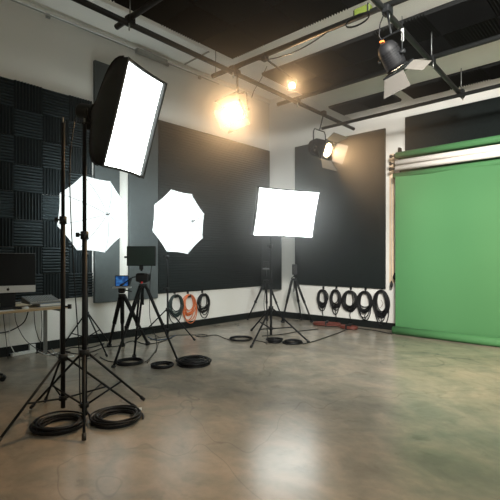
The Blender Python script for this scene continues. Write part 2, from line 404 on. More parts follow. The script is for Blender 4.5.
# ================================================================= STANDS
def stand(base, top, feet, collar_z, hub_z, label, knobs=(), r=.015, legr=.0085, bottom=None, name='light_stand', splits=(.45, .75)):
    bx_, by_ = base; t = thing(name, (bx_, by_, 0), label, 'light stand', 'light stands')
    b_ = .03 if bottom is None else bottom
    zs = [b_] + [b_ + (top - b_) * k for k in splits] + [top]
    for i in range(len(zs) - 1):
        MB().cyl((bx_, by_, zs[i]), (bx_, by_, zs[i + 1]), r * (1 - .2 * i), seg=12).build('pole_section', BLACK, t)
    for z in zs[1:-1]:
        MB().cyl((bx_, by_, z - .04), (bx_, by_, z + .03), r * 1.6, seg=12).build('collar', PLAS, t)
    for z in list(zs[1:-1]) + list(knobs):
        sg = -1 if z < 0 else 1; z = abs(z)
        MB().cyl((bx_, by_, z), V3((bx_, by_, z)) - RD * .05 * sg, .008).box(V3((bx_, by_, z)) - RD * .06 * sg, (.026, .026, .04), (RD, VD, UP)).build('knob', PLAS, t)
    MB().cyl((bx_, by_, collar_z - .03), (bx_, by_, collar_z + .03), r * 2.0, seg=12).build('leg_collar', PLAS, t)
    MB().cyl((bx_, by_, hub_z - .02), (bx_, by_, hub_z + .02), r * 1.8, seg=12).build('brace_hub', PLAS, t)
    C0 = V3((bx_, by_, collar_z)); Hb = V3((bx_, by_, hub_z))
    for fx, fy in feet:
        dd = V3((fx - bx_, fy - by_, 0)).normalized(); a0 = C0 + dd * .025; f_ = V3((fx, fy, .014))
        lg = MB().tube([a0, f_], legr, 8).build('leg', BLACK, t)
        e = (f_ - a0).normalized(); MB().tube([f_ - e * .05, f_], legr * 1.5, 8).build('rubber_foot', RUB, lg)
        mid = a0.lerp(f_, .58); MB().tube([Hb + dd * .025, mid], legr * .75, 6).build('brace', BLACK, t)
    MB().cyl((bx_, by_, top), (bx_, by_, top + .05), .008, seg=10).build('spigot', STEEL, t)
    return t
def F2(px, py): p = FL(px, py); return (p.x, p.y)
def n2(p): return V3(p)

# strobe heads
def strobe(back, n, label, L=.22, r=.062, mount=None, rb=True):
    back = V3(back); n = V3(n).normalized(); sd, up = frame(n)
    t = thing('studio_strobe', back, label, 'strobe light', 'strobe heads')
    def rg(o_, r_): return [back + n * o_ + (sd * math.cos(2 * math.pi * k / 16) + up * math.sin(2 * math.pi * k / 16)) * r_ for k in range(16)]
    MB().rings([rg(0, r * .85), rg(.02, r), rg(L * .8, r), rg(L, r * 1.15)]).build('housing', PLAS, t)
    MB().rings([rg(-.004, r * .7), rg(0, r * .7)]).build('rear_panel', GREYM, t)
    if mount:
        m_ = V3(mount); c = back + n * L * .55
        MB().box((c + m_) / 2 - UP * .01, (.045, .045, max(.03, (c - m_).length - r)), None).build('tilt_bracket', BLACK, t, bevel=.005)
        MB().cyl(m_ - RD * .02, m_ + RD * .06, .009).build('bracket_knob', PLAS, t)
    return t

def softbox(c, n, s, u, w, h, depth, label, diffm, lip=.045, ring_r=.075):
    c, n, s, u = map(V3, (c, n, s, u)); n.normalize(); s.normalize(); u.normalize()
    t = thing('softbox', c, label, 'softbox', 'softboxes')
    def rect(o_, kw, kh, k=0.0, N=6):
        # k: roundness 0=rect 1=circle of radius ring_r
        pts = []; cor = [(-1, -1), (1, -1), (1, 1), (-1, 1)]
        for i in range(4):
            a_, b_ = cor[i], cor[(i + 1) % 4]
            for j in range(N):
                f = j / N; x = a_[0] + (b_[0] - a_[0]) * f; y = a_[1] + (b_[1] - a_[1]) * f
                # fabric edges pulled in between the rods
                pin = 1 - .022 * math.sin(math.pi * f)
                rx, ry = x * kw * (pin if abs(x) == 1 and 0 < f < 1 else 1), y * kh * (pin if abs(y) == 1 and 0 < f < 1 else 1)
                L_ = math.hypot(x, y); cx, cy = x / L_ * ring_r, y / L_ * ring_r
                pts.append(c + n * o_ + s * (rx * (1 - k) + cx * k) + u * (ry * (1 - k) + cy * k))
        return pts
    rings = []
    NN = 9
    for i in range(NN + 1):
        q_ = i / NN; sc_ = math.cos(q_ * math.pi / 2) ** 1.12
        k = 1 - sc_
        rings.append(rect(-depth * q_, w / 2, h / 2, k))
    inner = [[p + n * 0 for p in rings[0]]]
    MB().rings([rect(lip, w / 2 + .004, h / 2 + .004)] + rings, False, False).build('shell', SHELL, t)
    MB().rings([rect(.004, w / 2 - .008, h / 2 - .008), rect(-.004, w / 2 - .008, h / 2 - .008)], smooth=False).build('diffuser', diffm, t)
    MB().rings([rect(lip + .002, w / 2 + .008, h / 2 + .008), rect(lip + .002, w / 2 - .014, h / 2 - .014), rect(.006, w / 2 - .006, h / 2 - .006)], False, False).build('front_lip', GREYC, t)
    sdx = [c - n * (depth - .005) + (s * math.cos(2 * math.pi * k / 20) + u * math.sin(2 * math.pi * k / 20)) * (ring_r + .012) for k in range(20)]
    MB().rings([sdx, [p - n * .03 for p in sdx]]).build('speed_ring', BLACK, t)
    for a_, b_ in ((-1, -1), (1, -1), (1, 1), (-1, 1)):
        pts = []
        for i in range(NN + 1):
            q_ = i / NN; sc_ = math.cos(q_ * math.pi / 2) ** 1.12; k = 1 - sc_
            x = a_ * (w / 2) * (1 - k) + a_ * .7071 * ring_r * k; y = b_ * (h / 2) * (1 - k) + b_ * .7071 * ring_r * k
            pts.append(c - n * depth * q_ + s * x * 1.012 + u * y * 1.012)
        MB().tube(pts, .006, 6).build('seam_rod', RUB, t)
    return t

# --- large near softbox + stands
n1, s1, u1_ = V3((.894, .343, -.287)), V3((-.358, .934, .001)), V3((.269, .102, .958))
c1 = V3((3.367, -5.840, 2.565))
softbox(c1 - s1 * .052, n1, s1, u1_, .555, .872, .40, 'big upright softbox tilted down at left, nearest the viewer', DIFF1)
b1 = c1 - n1 * (.40 + .03 + .215)
m1 = W(84.5, 420, 3.75)
strobe(b1, n1, 'black strobe head behind the big near softbox', L=.22, r=.075, mount=(m1.x, m1.y, 2.56))
stand((m1.x, m1.y), 2.55, [F2(31, 409), F2(144, 401), F2(84, 442)], .57, .12, 'tall black stand carrying the big near softbox', knobs=(), r=.021, legr=.011, splits=(.62,))
sa = F2(63, 411)
stand(sa, 2.62, [F2(-4, 446), F2(136, 409), F2(45, 403)], .49, .12, 'tall black stand with bare top, leftmost, near the desk', knobs=(-.95,), r=.020, legr=.0105, splits=(.66,))

# --- umbrella
def umbrella(c, yaw, pit, ph, R, dome, label):
    R *= 1.015; c = V3(c) - RD * (.02 if R > .58 else 0)
    n = V3((math.cos(yaw) * math.cos(pit), math.sin(yaw) * math.cos(pit), math.sin(pit))); s = V3((-math.sin(yaw), math.cos(yaw), 0)); u = n.cross(s); c = V3(c)
    t = thing('umbrella', c, label, 'umbrella', 'white photo umbrellas')
    NR = 7
    def P(k, q_, th=0.0):   # k in panels (float 0..8), q radial 0..1
        a0 = math.floor(k); f = k - a0
        A0 = ph + a0 * math.pi / 4; A1 = ph + (a0 + 1) * math.pi / 4
        d0 = u * math.cos(A0) + s * math.sin(A0); d1 = u * math.cos(A1) + s * math.sin(A1)
        d = d0.lerp(d1, f)
        z = dome * (1 - q_ ** 1.75)
        pin = 1 - .025 * math.sin(math.pi * f) * q_
        sagz = -.018 * math.sin(math.pi * f) * math.sin(math.pi * min(1, q_ + .1))
        return c + d * R * q_ * pin + n * (z * .88 + sagz - th)
    mb = MB(); KS = 4; cols = 8 * KS
    for th in (0, .003):
        for i in range(NR + 1):
            for k in range(cols): mb.v.append(P(k / KS, max(.02, i / NR), th))
    o2 = (NR + 1) * cols
    for i in range(NR):
        for k in range(cols):
            k2 = (k + 1) % cols; a_ = [i * cols + k, i * cols + k2, (i + 1) * cols + k2, (i + 1) * cols + k]
            mb.face(a_, True); mb.face([o2 + j for j in a_[::-1]], True)
    for k in range(cols):
        k2 = (k + 1) % cols; a_ = NR * cols; mb.face((a_ + k, a_ + k2, o2 + a_ + k2, o2 + a_ + k))
    mb.build('canopy', UMB, t)
    for k in range(8):
        MB().tube([P(k, max(.03, i / NR), -.003) for i in range(NR + 1)], .007, 6).build('rib_seam', SEAM, t)
    MB().cyl(c + n * dome * .86, c + n * (dome + .03), .012, .006).build('tip', BLACK, t)
    MB().cyl(c - n * .30, c + n * dome * .86, .005).build('shaft', STEEL, t)
    return n
SEAM = mat('umbrella_seam', (0.3, 0.31, 0.32), 0.8, emit=(0.9, 1, 1), es=.45)  # weaker emission stands in for strobe light through the seams
ua = V3((.4852, -4.6866, 2.0413)); na = umbrella(ua, .05, -.04, -.331, .593, .388, 'large white photo umbrella at left, behind the two tall stands')
ub = V3((.8971, -3.4051, 1.9823)); nb = umbrella(ub, -.032, -.004, -.316, .548, .383, 'smaller-looking white photo umbrella in front of the ribbed panel')
for (c, n, l, ba) in ((ua, na, 'black strobe head inside the left umbrella', None), (ub, nb, 'black strobe head inside the right umbrella', None)):
    strobe(c - n * .34, n, l, L=.18, r=.05, mount=(c.x - n.x * .24, c.y - n.y * .24, c.z - .09))
A0 = (ua.x - na.x * .24, ua.y - na.y * .24)
stand(A0, ua.z - .12, [F2(107, 357), (.06, -5.02), (.07, -4.25)], .52, .16, 'slim black stand holding the left umbrella', r=.015, legr=.011)
B0 = (ub.x - nb.x * .24 - RD.x * .06, ub.y - nb.y * .24 - RD.y * .06)
stand(B0, ub.z - .12, [F2(195, 341), F2(134, 343), (.12, -3.05)], .50, .16, 'slim black stand holding the right umbrella', r=.016, legr=.012)
for c, n in ((ua, na), (ub, nb)):
    ld = bpy.data.lights.new('strobe_light', 'POINT'); ld.energy = 32; ld.color = (.88, 1, .98); ld.shadow_soft_size = .05
    lo = bpy.data.objects.new('strobe_light', ld); COL.objects.link(lo); lo.location = c - n * .13

# --- centre softbox
nC, sC, uC = V3((.848, -.445, -.287)), V3((.459, .888, -.021)), V3((.264, -.114, .958))
cC = V3((2.2915, -2.2496, 2.1248)) - RD * .035
softbox(cC, nC, sC, uC, 1.11, .798, .42, 'wide glowing softbox at the centre, facing the viewer', DIFF)
bC = cC - nC * (.42 + .03 + .215); mC = cC - nC * .54
strobe(bC, nC, 'black strobe head behind the centre softbox', L=.22, r=.07, mount=(mC.x, mC.y, 2.16))
stand((mC.x - RD.x * .05, mC.y - RD.y * .05), 2.12, [F2(251, 348), F2(309, 343), (1.15, -1.9)], .50, .14, 'black stand carrying the wide centre softbox', r=.021, legr=.0145)

# ================================================================= TRIPODS
def tripod(name, base, head_z, feet, label, spread_z=None, legw=.012, twin=True, foot_caps=True):
    bx_, by_ = base; t = thing(name, (bx_, by_, 0), label, 'tripod', 'camera tripods')
    top = V3((bx_, by_, head_z))
    MB().cyl(top - UP * .03, top + UP * .02, .05, .055, 16).build('crown', PLAS, t)
    MB().cyl(top - UP * .26, top, .014).build('centre_column', BLACK, t)
    for fx, fy in feet:
        dd = V3((fx - bx_, fy - by_, 0)).normalized(); sd = V3((-dd.y, dd.x, 0))
        a0 = top + dd * .045 - UP * .02; f_ = V3((fx, fy, .012)); mid = a0.lerp(f_, .52)
        mb = MB()
        if twin:
            for sg in (-1, 1): mb.tube([a0 + sd * .022 * sg, mid + sd * .018 * sg], legw * .75, 8)
            mb.tube([mid - (f_ - a0).normalized() * .1, f_], legw * .75, 8)
        else:
            mb.tube([a0, mid], legw * 1.1, 8); mb.tube([mid, f_], legw * .8, 8)
        lg = mb.build('leg', BLACK, t)
        MB().box(mid, (.05, .035, .055), (sd, dd, UP)).build('leg_lock', PLAS, lg, bevel=.006)
        e = (f_ - a0).normalized(); MB().tube([f_ - e * .035, f_], legw * 1.4, 8).build('rubber_foot', RUB, lg)
        MB().box(a0, (.05, .03, .04), (sd, dd, UP)).build('hinge', PLAS, lg, bevel=.004)
        if spread_z:
            k = 1 - spread_z / head_z; MB().tube([V3((bx_, by_, spread_z - .02)), a0.lerp(f_, k)], .006, 6).build('spreader_arm', BLACK, t)
    return t
# main video tripod
tb = W(143, 300, 5.80); tb = (tb.x, tb.y)
tripod('video_tripod', tb, 1.02, [F2(113, 369), F2(178, 362), F2(134, 358)], 'tall black video tripod at left centre carrying the dark monitor', spread_z=.45, legw=.020)
hc = V3((tb[0], tb[1], 1.05))
t = thing('fluid_head', hc, 'black fluid head with pan handle on the tall video tripod', 'tripod head')
MB().box(hc + UP * .075, (.17, .12, .11), (RD, VD, UP)).cyl(hc, hc + UP * .05, .05).build('housing', PLAS, t, bevel=.015)
MB().cyl(hc + UP * .07 - RD * .085, hc + UP * .07 + RD * .085, .038).build('tilt_drum', BLACK, t)
MB().box(hc + UP * .125 - RD * .01, (.10, .15, .022), (RD, VD, UP)).build('quick_release_plate', BLACK, t, bevel=.004)
MB().tube([hc + UP * .09 - RD * .06, hc + UP * .08 - RD * .13 - VD * .03, hc - UP * .02 - RD * .27 - VD * .06], .008, 8).build('pan_handle', BLACK, t)
MB().tube([hc - UP * .0 - RD * .235 - VD * .05, hc - UP * .03 - RD * .29 - VD * .065], .014, 8).build('handle_grip', RUB, t)
MB().cyl(hc + UP * .012 - VD * .045, hc + UP * .012 - VD * .07, .013).build('bubble_level', REDP, t)
mcn = W(141.5, 256, 5.76)
t = thing('video_monitor', mcn, 'dark flat video monitor on the tall tripod', 'monitor')
MB().box(mcn, (.385, .035, .262), (RD, VD, UP)).build('case', PLAS, t, bevel=.006)
MB().box(mcn - VD * .019, (.36, .004, .237), (RD, VD, UP)).build('screen', MSCREEN, t)
MB().box(mcn - UP * .15 , (.05, .04, .06), (RD, VD, UP)).cyl(mcn - UP * .12, mcn - UP * .20, .014).build('mount_arm', BLACK, t)
MB().cyl(mcn - RD * .19 - UP * .015, mcn - RD * .225 - UP * .015, .014).build('side_knob', PLAS, t)
# second camera tripod behind
tb2 = W(122, 300, 6.45); tb2 = (tb2.x, tb2.y)
tripod('camera_tripod', tb2, .83, [F2(109, 347), F2(148, 345), (tb2[0] - .28, tb2[1] + .18)], 'black camera tripod behind the tall one, holding the blue-screened camera', legw=.028, twin=False)
hc = V3((tb2[0], tb2[1], .86))
t = thing('fluid_head', hc, 'small tripod head under the blue-screened camera', 'tripod head')
MB().box(hc + UP * .05, (.09, .09, .07), (RD, VD, UP)).cyl(hc, hc + UP * .04, .04).build('housing', PLAS, t, bevel=.01)
MB().tube([hc + UP * .05 + RD * .04, hc + UP * .03 + RD * .16 - VD * .05], .009, 8).build('pan_handle', BLACK, t)
cc = W(122, 281, 6.42)
t = thing('video_camera', cc, 'camera with lit blue flip screen on the rear tripod', 'camera')
MB().box(cc + RD * .03 + VD * .07 - UP * .01, (.13, .10, .12), (RD, VD, UP)).build('camera_body', PLAS, t, bevel=.01)
MB().box(cc, (.205, .018, .165), (RD, VD, UP)).build('flip_screen_frame', PLAS, t, bevel=.004)
MB().box(cc - VD * .0105, (.18, .003, .14), (RD, VD, UP)).build('flip_screen', GLOW, t)
MB().cyl(cc + RD * .03 + VD * .12, cc + RD * .03 + VD * .26, .042).build('camera_lens', PLAS, t)
MB().box(cc - UP * .095 + RD * .0, (.26, .09, .02), (RD, VD, UP)).build('mounting_plate', SILV, t, bevel=.003)
# small phone tripod at corner
tb3 = W(294, 300, 9.1); tb3 = (tb3.x, tb3.y)
tripod('camera_tripod', tb3, .93, [F2(282, 323), F2(312, 322.5), (1.02, -.10)], 'black tripod in the corner right of the centre softbox stand', legw=.024, twin=False)
q = W(294.5, 269.5, 9.08)
t = thing('small_camera', q, 'small upright black camera on the corner tripod', 'camera')
MB().box(q, (.10, .09, .22), (RD, VD, UP)).build('camera_body', PLAS, t, bevel=.012)
MB().cyl(q + UP * .03 - VD * .04, q + UP * .03 - VD * .10, .03).build('camera_lens', PLAS, t)
MB().cyl(q - UP * .1, q - UP * .165, .018).build('ball_head', PLAS, t)
MB().tube([q - UP * .13, q - UP * .19 - RD * .07], .009).build('pan_handle', BLACK, t)
# tripod behind softbox stand
tb4 = W(266, 300, 9.1); tb4 = (tb4.x, tb4.y)
tripod('camera_tripod', tb4, .90, [F2(247.5, 320), F2(284, 323), (tb4[0] - .22, tb4[1] + .30)], 'black tripod directly behind the centre softbox stand', legw=.019, twin=False)
q = W(266, 264, 9.1)
t = thing('small_camera', q, 'small black camera on the tripod behind the centre softbox stand', 'camera')
MB().box(q, (.10, .08, .11), (RD, VD, UP)).build('camera_body', PLAS, t, bevel=.01)
MB().box(q - UP * .1, (.14, .05, .03), (RD, VD, UP)).build('mounting_plate', GREYM, t)
MB().cyl(q - UP * .06, q - UP * .26, .018).build('ball_head', PLAS, t)

# ================================================================= GREEN BACKDROP
BY = -.33
xL = BW(395.5, 250, .33).x; XRB = xL + 2.75
zt = BW(397, 175.5, .33).z
t = thing('green_backdrop', (xL, BY, 0), 'wide green paper backdrop hanging down to the floor', 'backdrop')
# sheet with slight waviness
mb = MB(); nx, nz = 30, 24
for th in (0, .003):
    for i in range(nx + 1):
        for j in range(nz + 1):
            x = xL + (XRB - xL) * i / nx; z = .09 + (zt - .09) * j / nz
            y = BY - .010 * math.sin(x * 2.1 + .7) * (1 - j / nz) - .006 * math.sin(x * 5.3 + z * 1.1) + th
            mb.v.append(V3((x, y, z)))
o2 = (nx + 1) * (nz + 1)
for i in range(nx):
    for j in range(nz):
        a_ = [i * (nz + 1) + j, (i + 1) * (nz + 1) + j, (i + 1) * (nz + 1) + j + 1, i * (nz + 1) + j + 1]
        mb.face(a_, True); mb.face([o2 + k for k in a_[::-1]], True)
mb.build('paper_sheet', GREEN, t)
def roll(y, z, r, m, ext=.03, parent=None, name='paper_roll', x0=None, core=True):
    x0 = xL - ext if x0 is None else x0
    o = MB().cyl((x0, y, z), (XRB + ext, y, z), r, seg=24).build(name, m, parent)
    return o
roll(BY + .045, zt + .0, .056, GREEN, .05, t, 'top_roll')
bl = MB().cyl((xL - .012, BY - .06, .075), (XRB + .05, BY - .075, .075), .072, seg=24).build('floor_roll', GREEN, t)
MB().cyl((xL - .017, BY - .06, .075), (xL - .011, BY - .06, .075), .045, seg=16).build('roll_core', TAN, bl)
zm = BW(397, 165, .25).z; zg = BW(397, 155.5, .25).z
def rollthing(y, z, r, m, label):
    t_ = thing('backdrop_roller', (xL, y, z), label, 'backdrop roll', 'rolled backdrops on the wall brackets')
    MB().cyl((xL - .02, y, z), (XRB, y, z), r, seg=24).build('paper_roll', m, t_)
    MB().cyl((xL - .12, y, z), (xL + .02, y, z), .016, seg=12).build('core_rod', BLACK, t_)
    MB().cyl((xL - .14, y, z), (xL - .11, y, z), .032, seg=14).build('chain_wheel', BLACK, t_)
rollthing(-.27, zm + .036, .050, PINKW, 'upper of the two white rolled backdrops between the green rolls')
rollthing(-.27, zm - .066, .050, PINKW, 'lower of the two white rolled backdrops between the green rolls')
rollthing(-.25, zg, .058, GREEN, 'upper green rolled backdrop above the white one')
# second white layer line & green strip behind
tag(MB().span((xL + .02, -.14, zt + .02), (XRB, -.135, zg + .06)).build('backdrop_strip', GREEN), 'flat green strip behind the rolled backdrops', 'backdrop')
t = thing('roller_bracket', (xL - .05, -.12, zm), 'black wall bracket with three hooks holding the backdrop rolls', 'bracket')
MB().span((xL - .055, -.03, zt - .08), (xL - .02, -.05 + .05, zg + .14)).build('back_plate', BLACK, t)
for z_, y_ in ((zt, BY + .045), (zm, -.27), (zg, -.25)):
    MB().span((xL - .055, y_, z_ - .035), (xL - .045, -.03, z_ - .01)).cyl((xL - .055, y_, z_), (xL - .045, y_, z_), .035).build('hook_arm', BLACK, t)
MB().box((xL - .02, -.10, zg + .13), (.03, .10, .08)).build('top_hook', BLACK, t)
# batten + chains
xb0 = BW(389.3, 220, .03).x; xb1 = BW(393.8, 220, .03).x
tag(MB().span((xb0, -.03, BW(391, 283, .03).z), (xb1, -.002, BW(391, 154, .03).z)).build('wooden_batten', TAN, bevel=.003), 'upright tan wooden batten on back wall beside the green backdrop', 'batten')
for px, y0, y1, l in ((391.5, 176, 284, 'pull chain with dark weight, lower one, beside the green backdrop'), (394.6, 168, 276, 'pull chain with dark weight, higher one, at the green edge')):
    a_ = BW(px, y0, .13); b_ = BW(px, y1, .13)
    t = thing('pull_chain', b_, l, 'chain', 'backdrop pull chains')
    MB().cyl(a_, b_, .004, seg=6).build('chain', WHITEP, t)
    MB().rings([[b_ + UP * dz + V3((math.cos(k * math.pi / 5) * rr, math.sin(k * math.pi / 5) * rr, 0)) for k in range(10)] for dz, rr in ((.06, .008), (.03, .022), (-.02, .03), (-.06, .022), (-.075, .006))]).build('weight', RUB, t)

# ================================================================= CABLE COILS ON WALLS
def wallcoil(center, right, out, rx, rz, turns, m, label, r=.009, tail=0.0, seed=0, loops=None, wscale=1.0):
    rnd = random.Random(seed); center = V3(center); right = V3(right); out = V3(out)
    t = thing('hanging_cable_coil', center, label, 'cable', 'cable coils hung on the walls')
    top = center + UP * (rz)
    mb = MB()
    for k in range(turns):
        kx = rx * (1 + rnd.uniform(-.42, .03)); kz = rz * (1 + rnd.uniform(-.34, .0)); dx = rnd.uniform(-.12, .12) * rx
        if k >= turns - 3: kz *= 1.25; kx *= 1.02
        elif kz > rz * .9: kz *= .92
        pts = []
        for a_ in range(28):
            A_ = 2 * math.pi * a_ / 28
            pts.append(top - UP * kz + UP * kz * math.cos(A_) + right * (kx * math.sin(A_) * (1 + .08 * math.cos(A_ * 1) * -1) + dx * (1 - math.cos(A_)) / 2) + out * (.03 + .012 * (k % 5) + rnd.uniform(-.003, .003)))
        mb.tube(pts, r, 6, closed=True)
    mb.build('loops', m, t)
    if tail:
        MB().tube([center - UP * rz * .6 + out * .06 + right * rx * .2, center - UP * rz * 1.1 + out * .05, center - UP * (rz + tail * .6) + out * .045 + right * .02, center - UP * (rz + tail) + out * .05 - right * .03], r * .9, 6).build('tail', m, t)
    MB().box(top - UP * .03 + out * .055, (.07 if abs(right.x) > .5 else .03, .03 if abs(right.x) > .5 else .07, .05)).build('tie', RUB, t)
    hk = thing('wall_hook', top, label.replace('coil', 'coil hook').split(',')[0] if False else 'wall hook above the ' + label, 'hook', 'wall hooks for cables')
    MB().tube([top + UP * .06, top + UP * .03 + out * .005, top - UP * .02 + out * .03, top - UP * .02 + out * .09, top + UP * .015 + out * .10], .006, 6).box(top + UP * .045 + out * .006, (.045 if abs(right.x) > .5 else .012, .012 if abs(right.x) > .5 else .045, .06)).build('hook', BLACK, hk)
YW, XW = V3((0, 1, 0)), V3((1, 0, 0))
for (px, py, w, h, m, l, tl) in ((174.4, 306.5, 13, 24, CABLEG, 'dark green cable coil, left of the orange one', 0), (187.6, 306, 12.5, 23, CABLEO, 'bright orange cable coil on the left wall', 0), (202, 303.5, 12.5, 20, CABLE, 'black cable coil, right of the orange one', 0)):
    c = LW(px, py); d = (c - CAM).dot(VD); sx = w / 2 * d / F / .76; sz = h / 2 * d / F
    wallcoil(c, YW, XW, sx, sz, 11, m, l, r=.0085, seed=int(px))
for i, (px, py, w, h, l, tl) in enumerate(((323.6, 299.5, 11.5, 20, 'black cable coil on back wall, first from the left', .28), (336.6, 299.5, 11.5, 20, 'black cable coil on back wall, second from the left', .30), (351.0, 302, 16, 23, 'thick black cable coil, middle of the five on back wall', .22), (365.8, 303, 15.5, 24, 'thick black cable coil, second from the green backdrop', .12), (382.3, 305.5, 16, 31, 'longest black cable coil, nearest the green backdrop', .14))):
    c = BW(px, py); d = (c - CAM).dot(VD); sx = w / 2 * d / F / .95; sz = h / 2 * d / F
    wallcoil(c, XW, -YW, sx, sz, 17, CABLE, l, r=.0095, tail=tl, seed=i + 40)
c = BW(381.5, 303, .1)
tag(MB().tube([c + V3((-.01, 0, .06)), c + V3((.03, 0, 0)), c + V3((.0, 0, -.07)), c + V3((-.04, 0, -.10))], .004, 6).build('thin_red_wire', RED), 'thin red wire inside the longest black coil', 'wire')

# ================================================================= FLOOR COILS AND CABLES
def floorcoil(px, py, wpx, label, turns=10, r=.009, m=CABLE, seed=0, tail=None, inner=.68, squash=1.0, ang=0):
    rnd = random.Random(seed); c = FL(px, py); d = (c - CAM).dot(VD); R = wpx / 2 * d / F
    t = thing('floor_cable_coil', (c.x, c.y, 0), label, 'cable', 'cable coils on the floor')
    mb = MB(); pts = []
    N = 26
    for k in range(turns):
        rr = R * (inner + (1 - inner) * rnd.random()) * .98; ox, oy = rnd.uniform(-.04, .04) * R, rnd.uniform(-.04, .04) * R
        lvl = (k % max(1, turns // 3)) * 1.0; z0 = r + (k // 3) * r * 1.5
        for a_ in range(N):
            A_ = 2 * math.pi * a_ / N
            pts.append((rr, A_, z0, ox, oy))
    # smooth radius transitions
    P = []
    n = len(pts)
    for i in range(n):
        lo, hi = max(0, i - 8), min(n - 1, i + 8)
        rr = sum(pts[j][0] for j in range(lo, hi + 1)) / (hi - lo + 1); z = sum(pts[j][2] for j in range(lo, hi + 1)) / (hi - lo + 1)
        ox = sum(pts[j][3] for j in range(lo, hi + 1)) / (hi - lo + 1); oy = sum(pts[j][4] for j in range(lo, hi + 1)) / (hi - lo + 1)
        A_ = pts[i][1]; P.append(c + RD * (rr * math.cos(A_) + ox) + VD * ((rr * math.sin(A_)) * squash + oy) + UP * (z + .003 * math.sin(A_ * 3 + i * .1)))
    mb.tube(P, r, 6); mb.build('loops', m, t)
    if tail:
        tp = [FL(x, y, .009) for x, y in tail]
        MB().tube(smooth(tp), r * .85, 6).build('tail', m, t)
    return t
def smooth(pts, n=8):
    pts = [V3(p) for p in pts]; out = []
    for i in range(len(pts) - 1):
        p0 = pts[max(i - 1, 0)]; p1, p2 = pts[i], pts[i + 1]; p3 = pts[min(i + 2, len(pts) - 1)]
        for k in range(n):
            s = k / n; out.append(.5 * ((2 * p1) + (p2 - p0) * s + (2 * p0 - 5 * p1 + 4 * p2 - p3) * s * s + (3 * p1 - p0 - 3 * p2 + p3) * s ** 3))
    out.append(pts[-1]); return out
floorcoil(60, 427, 54, 'big black cable coil on the floor, under the leftmost stand', 13, .0085, seed=1, inner=.62)
t = floorcoil(117, 419.5, 52, 'big black cable coil on the floor, right foot of the near softbox stand', 12, .0085, seed=2, inner=.60, tail=[(94, 424), (91, 417), (85, 409), (79, 405)])
q = FL(137, 410, .03); MB().tube([q - RD * .03, q + RD * .04 + UP * .01], .014, 8).build('connector', SILV, t)
floorcoil(130, 363, 29, 'black cable coil on the floor, under the tall video tripod', 8, .008, seed=3, inner=.75)
floorcoil(162.5, 366.5, 24, 'small black cable coil, left of the thick coil near the video tripod', 8, .008, seed=4, inner=.6)
floorcoil(194, 364.5, 35, 'thick black cable coil on the floor, right of the video tripod', 16, .0095, seed=5, inner=.5)
floorcoil(241, 339.5, 24, 'flat black cable coil, left of the centre softbox stand', 6, .009, seed=6, inner=.8)
floorcoil(275, 342.5, 19, 'black cable coil at the foot of the centre softbox stand', 12, .010, seed=7, inner=.5)
floorcoil(293, 343, 21, 'flat black cable coil, right of the centre stand foot', 7, .009, seed=8, inner=.7)
floorcoil(202, 336, 12, 'thin single loop of cable on the floor before the left wall coils', 2, .006, seed=9, inner=.9)
def fcable(pts, label, r=.007, m=CABLE, z=.008, name='floor_cable'):
    return tag(MB().tube(smooth([FL(x, y, z) for x, y in pts]), r, 6).build(name, m), label, 'cable')
fcable([(207, 336), (216, 335), (224, 338), (230, 340)], 'black cable from thin loop to flat coil left of centre', .006)
fcable([(150, 340), (163, 337), (180, 335), (197, 335)], 'black cable along the floor below the left wall coils', .006)
fcable([(253, 340), (264, 342), (267, 344)], 'short black cable between the centre coils', .007)
fcable([(303, 344), (318, 340), (338, 333), (352, 328.5), (372, 330), (392, 334)], 'black cable from centre stand towards the red bundle', .008)
fcable([(262, 336), (284, 334), (300, 331), (318, 329)], 'black cable passing behind the centre stand towards the red bundle', .007)
fcable([(145, 362), (152, 356), (158, 345), (160, 338), (150, 333), (140, 331)], 'black cable curving away right of the tall video tripod', .005)
fcable([(100, 357), (108, 361), (117, 362)], 'black cable leading to coil under the tall video tripod', .006)
fcable([(66, 352), (80, 354), (94, 351), (105, 347), (118, 346), (132, 341), (146, 344), (160, 342), (172, 338)], 'black cable running beside the left baseboard', .007)
fcable([(58, 353), (72, 347.5), (88, 348), (104, 343.5)], 'tangled dark cable by the baseboard right of the desk', .008)
fcable([(148, 337), (156, 340), (168, 338.5), (176, 335)], 'blue-black cable lying by the baseboard under right umbrella', .010, CABLEB)
fcable([(102, 383), (94, 390), (86, 398)], 'black cable trailing between the near stand legs', .006)
fcable([(80, 360), (90, 358), (98, 353)], 'thin cable on the floor right of the desk', .005)
# stand cables
tag(MB().tube(smooth([W(75, 118, 3.95), W(70, 160, 3.9), W(71, 220, 3.85), W(75, 290, 3.85), W(79, 350, 3.8), W(80, 395, 3.75), FL(82, 408, .01)]), .0055, 6).build('lamp_cable', CABLE), 'black power cable hanging between the two tall near stands', 'cable')
tag(MB().tube(smooth([W(152, 262, 5.85), W(150, 285, 5.95), W(150, 318, 5.95), W(156, 338, 5.85), FL(156, 352, .01), FL(147, 363, .01)]), .005, 6).build('lamp_cable', CABLE), 'thin cable dropping from the monitor to the floor coil', 'cable')
tag(MB().tube(smooth([W(266, 285, 7.6), W(264, 305, 7.6), W(267, 325, 7.5), FL(268, 340, .01)]), .006, 6).build('lamp_cable', CABLE), 'black cable dropping along the centre softbox stand', 'cable')
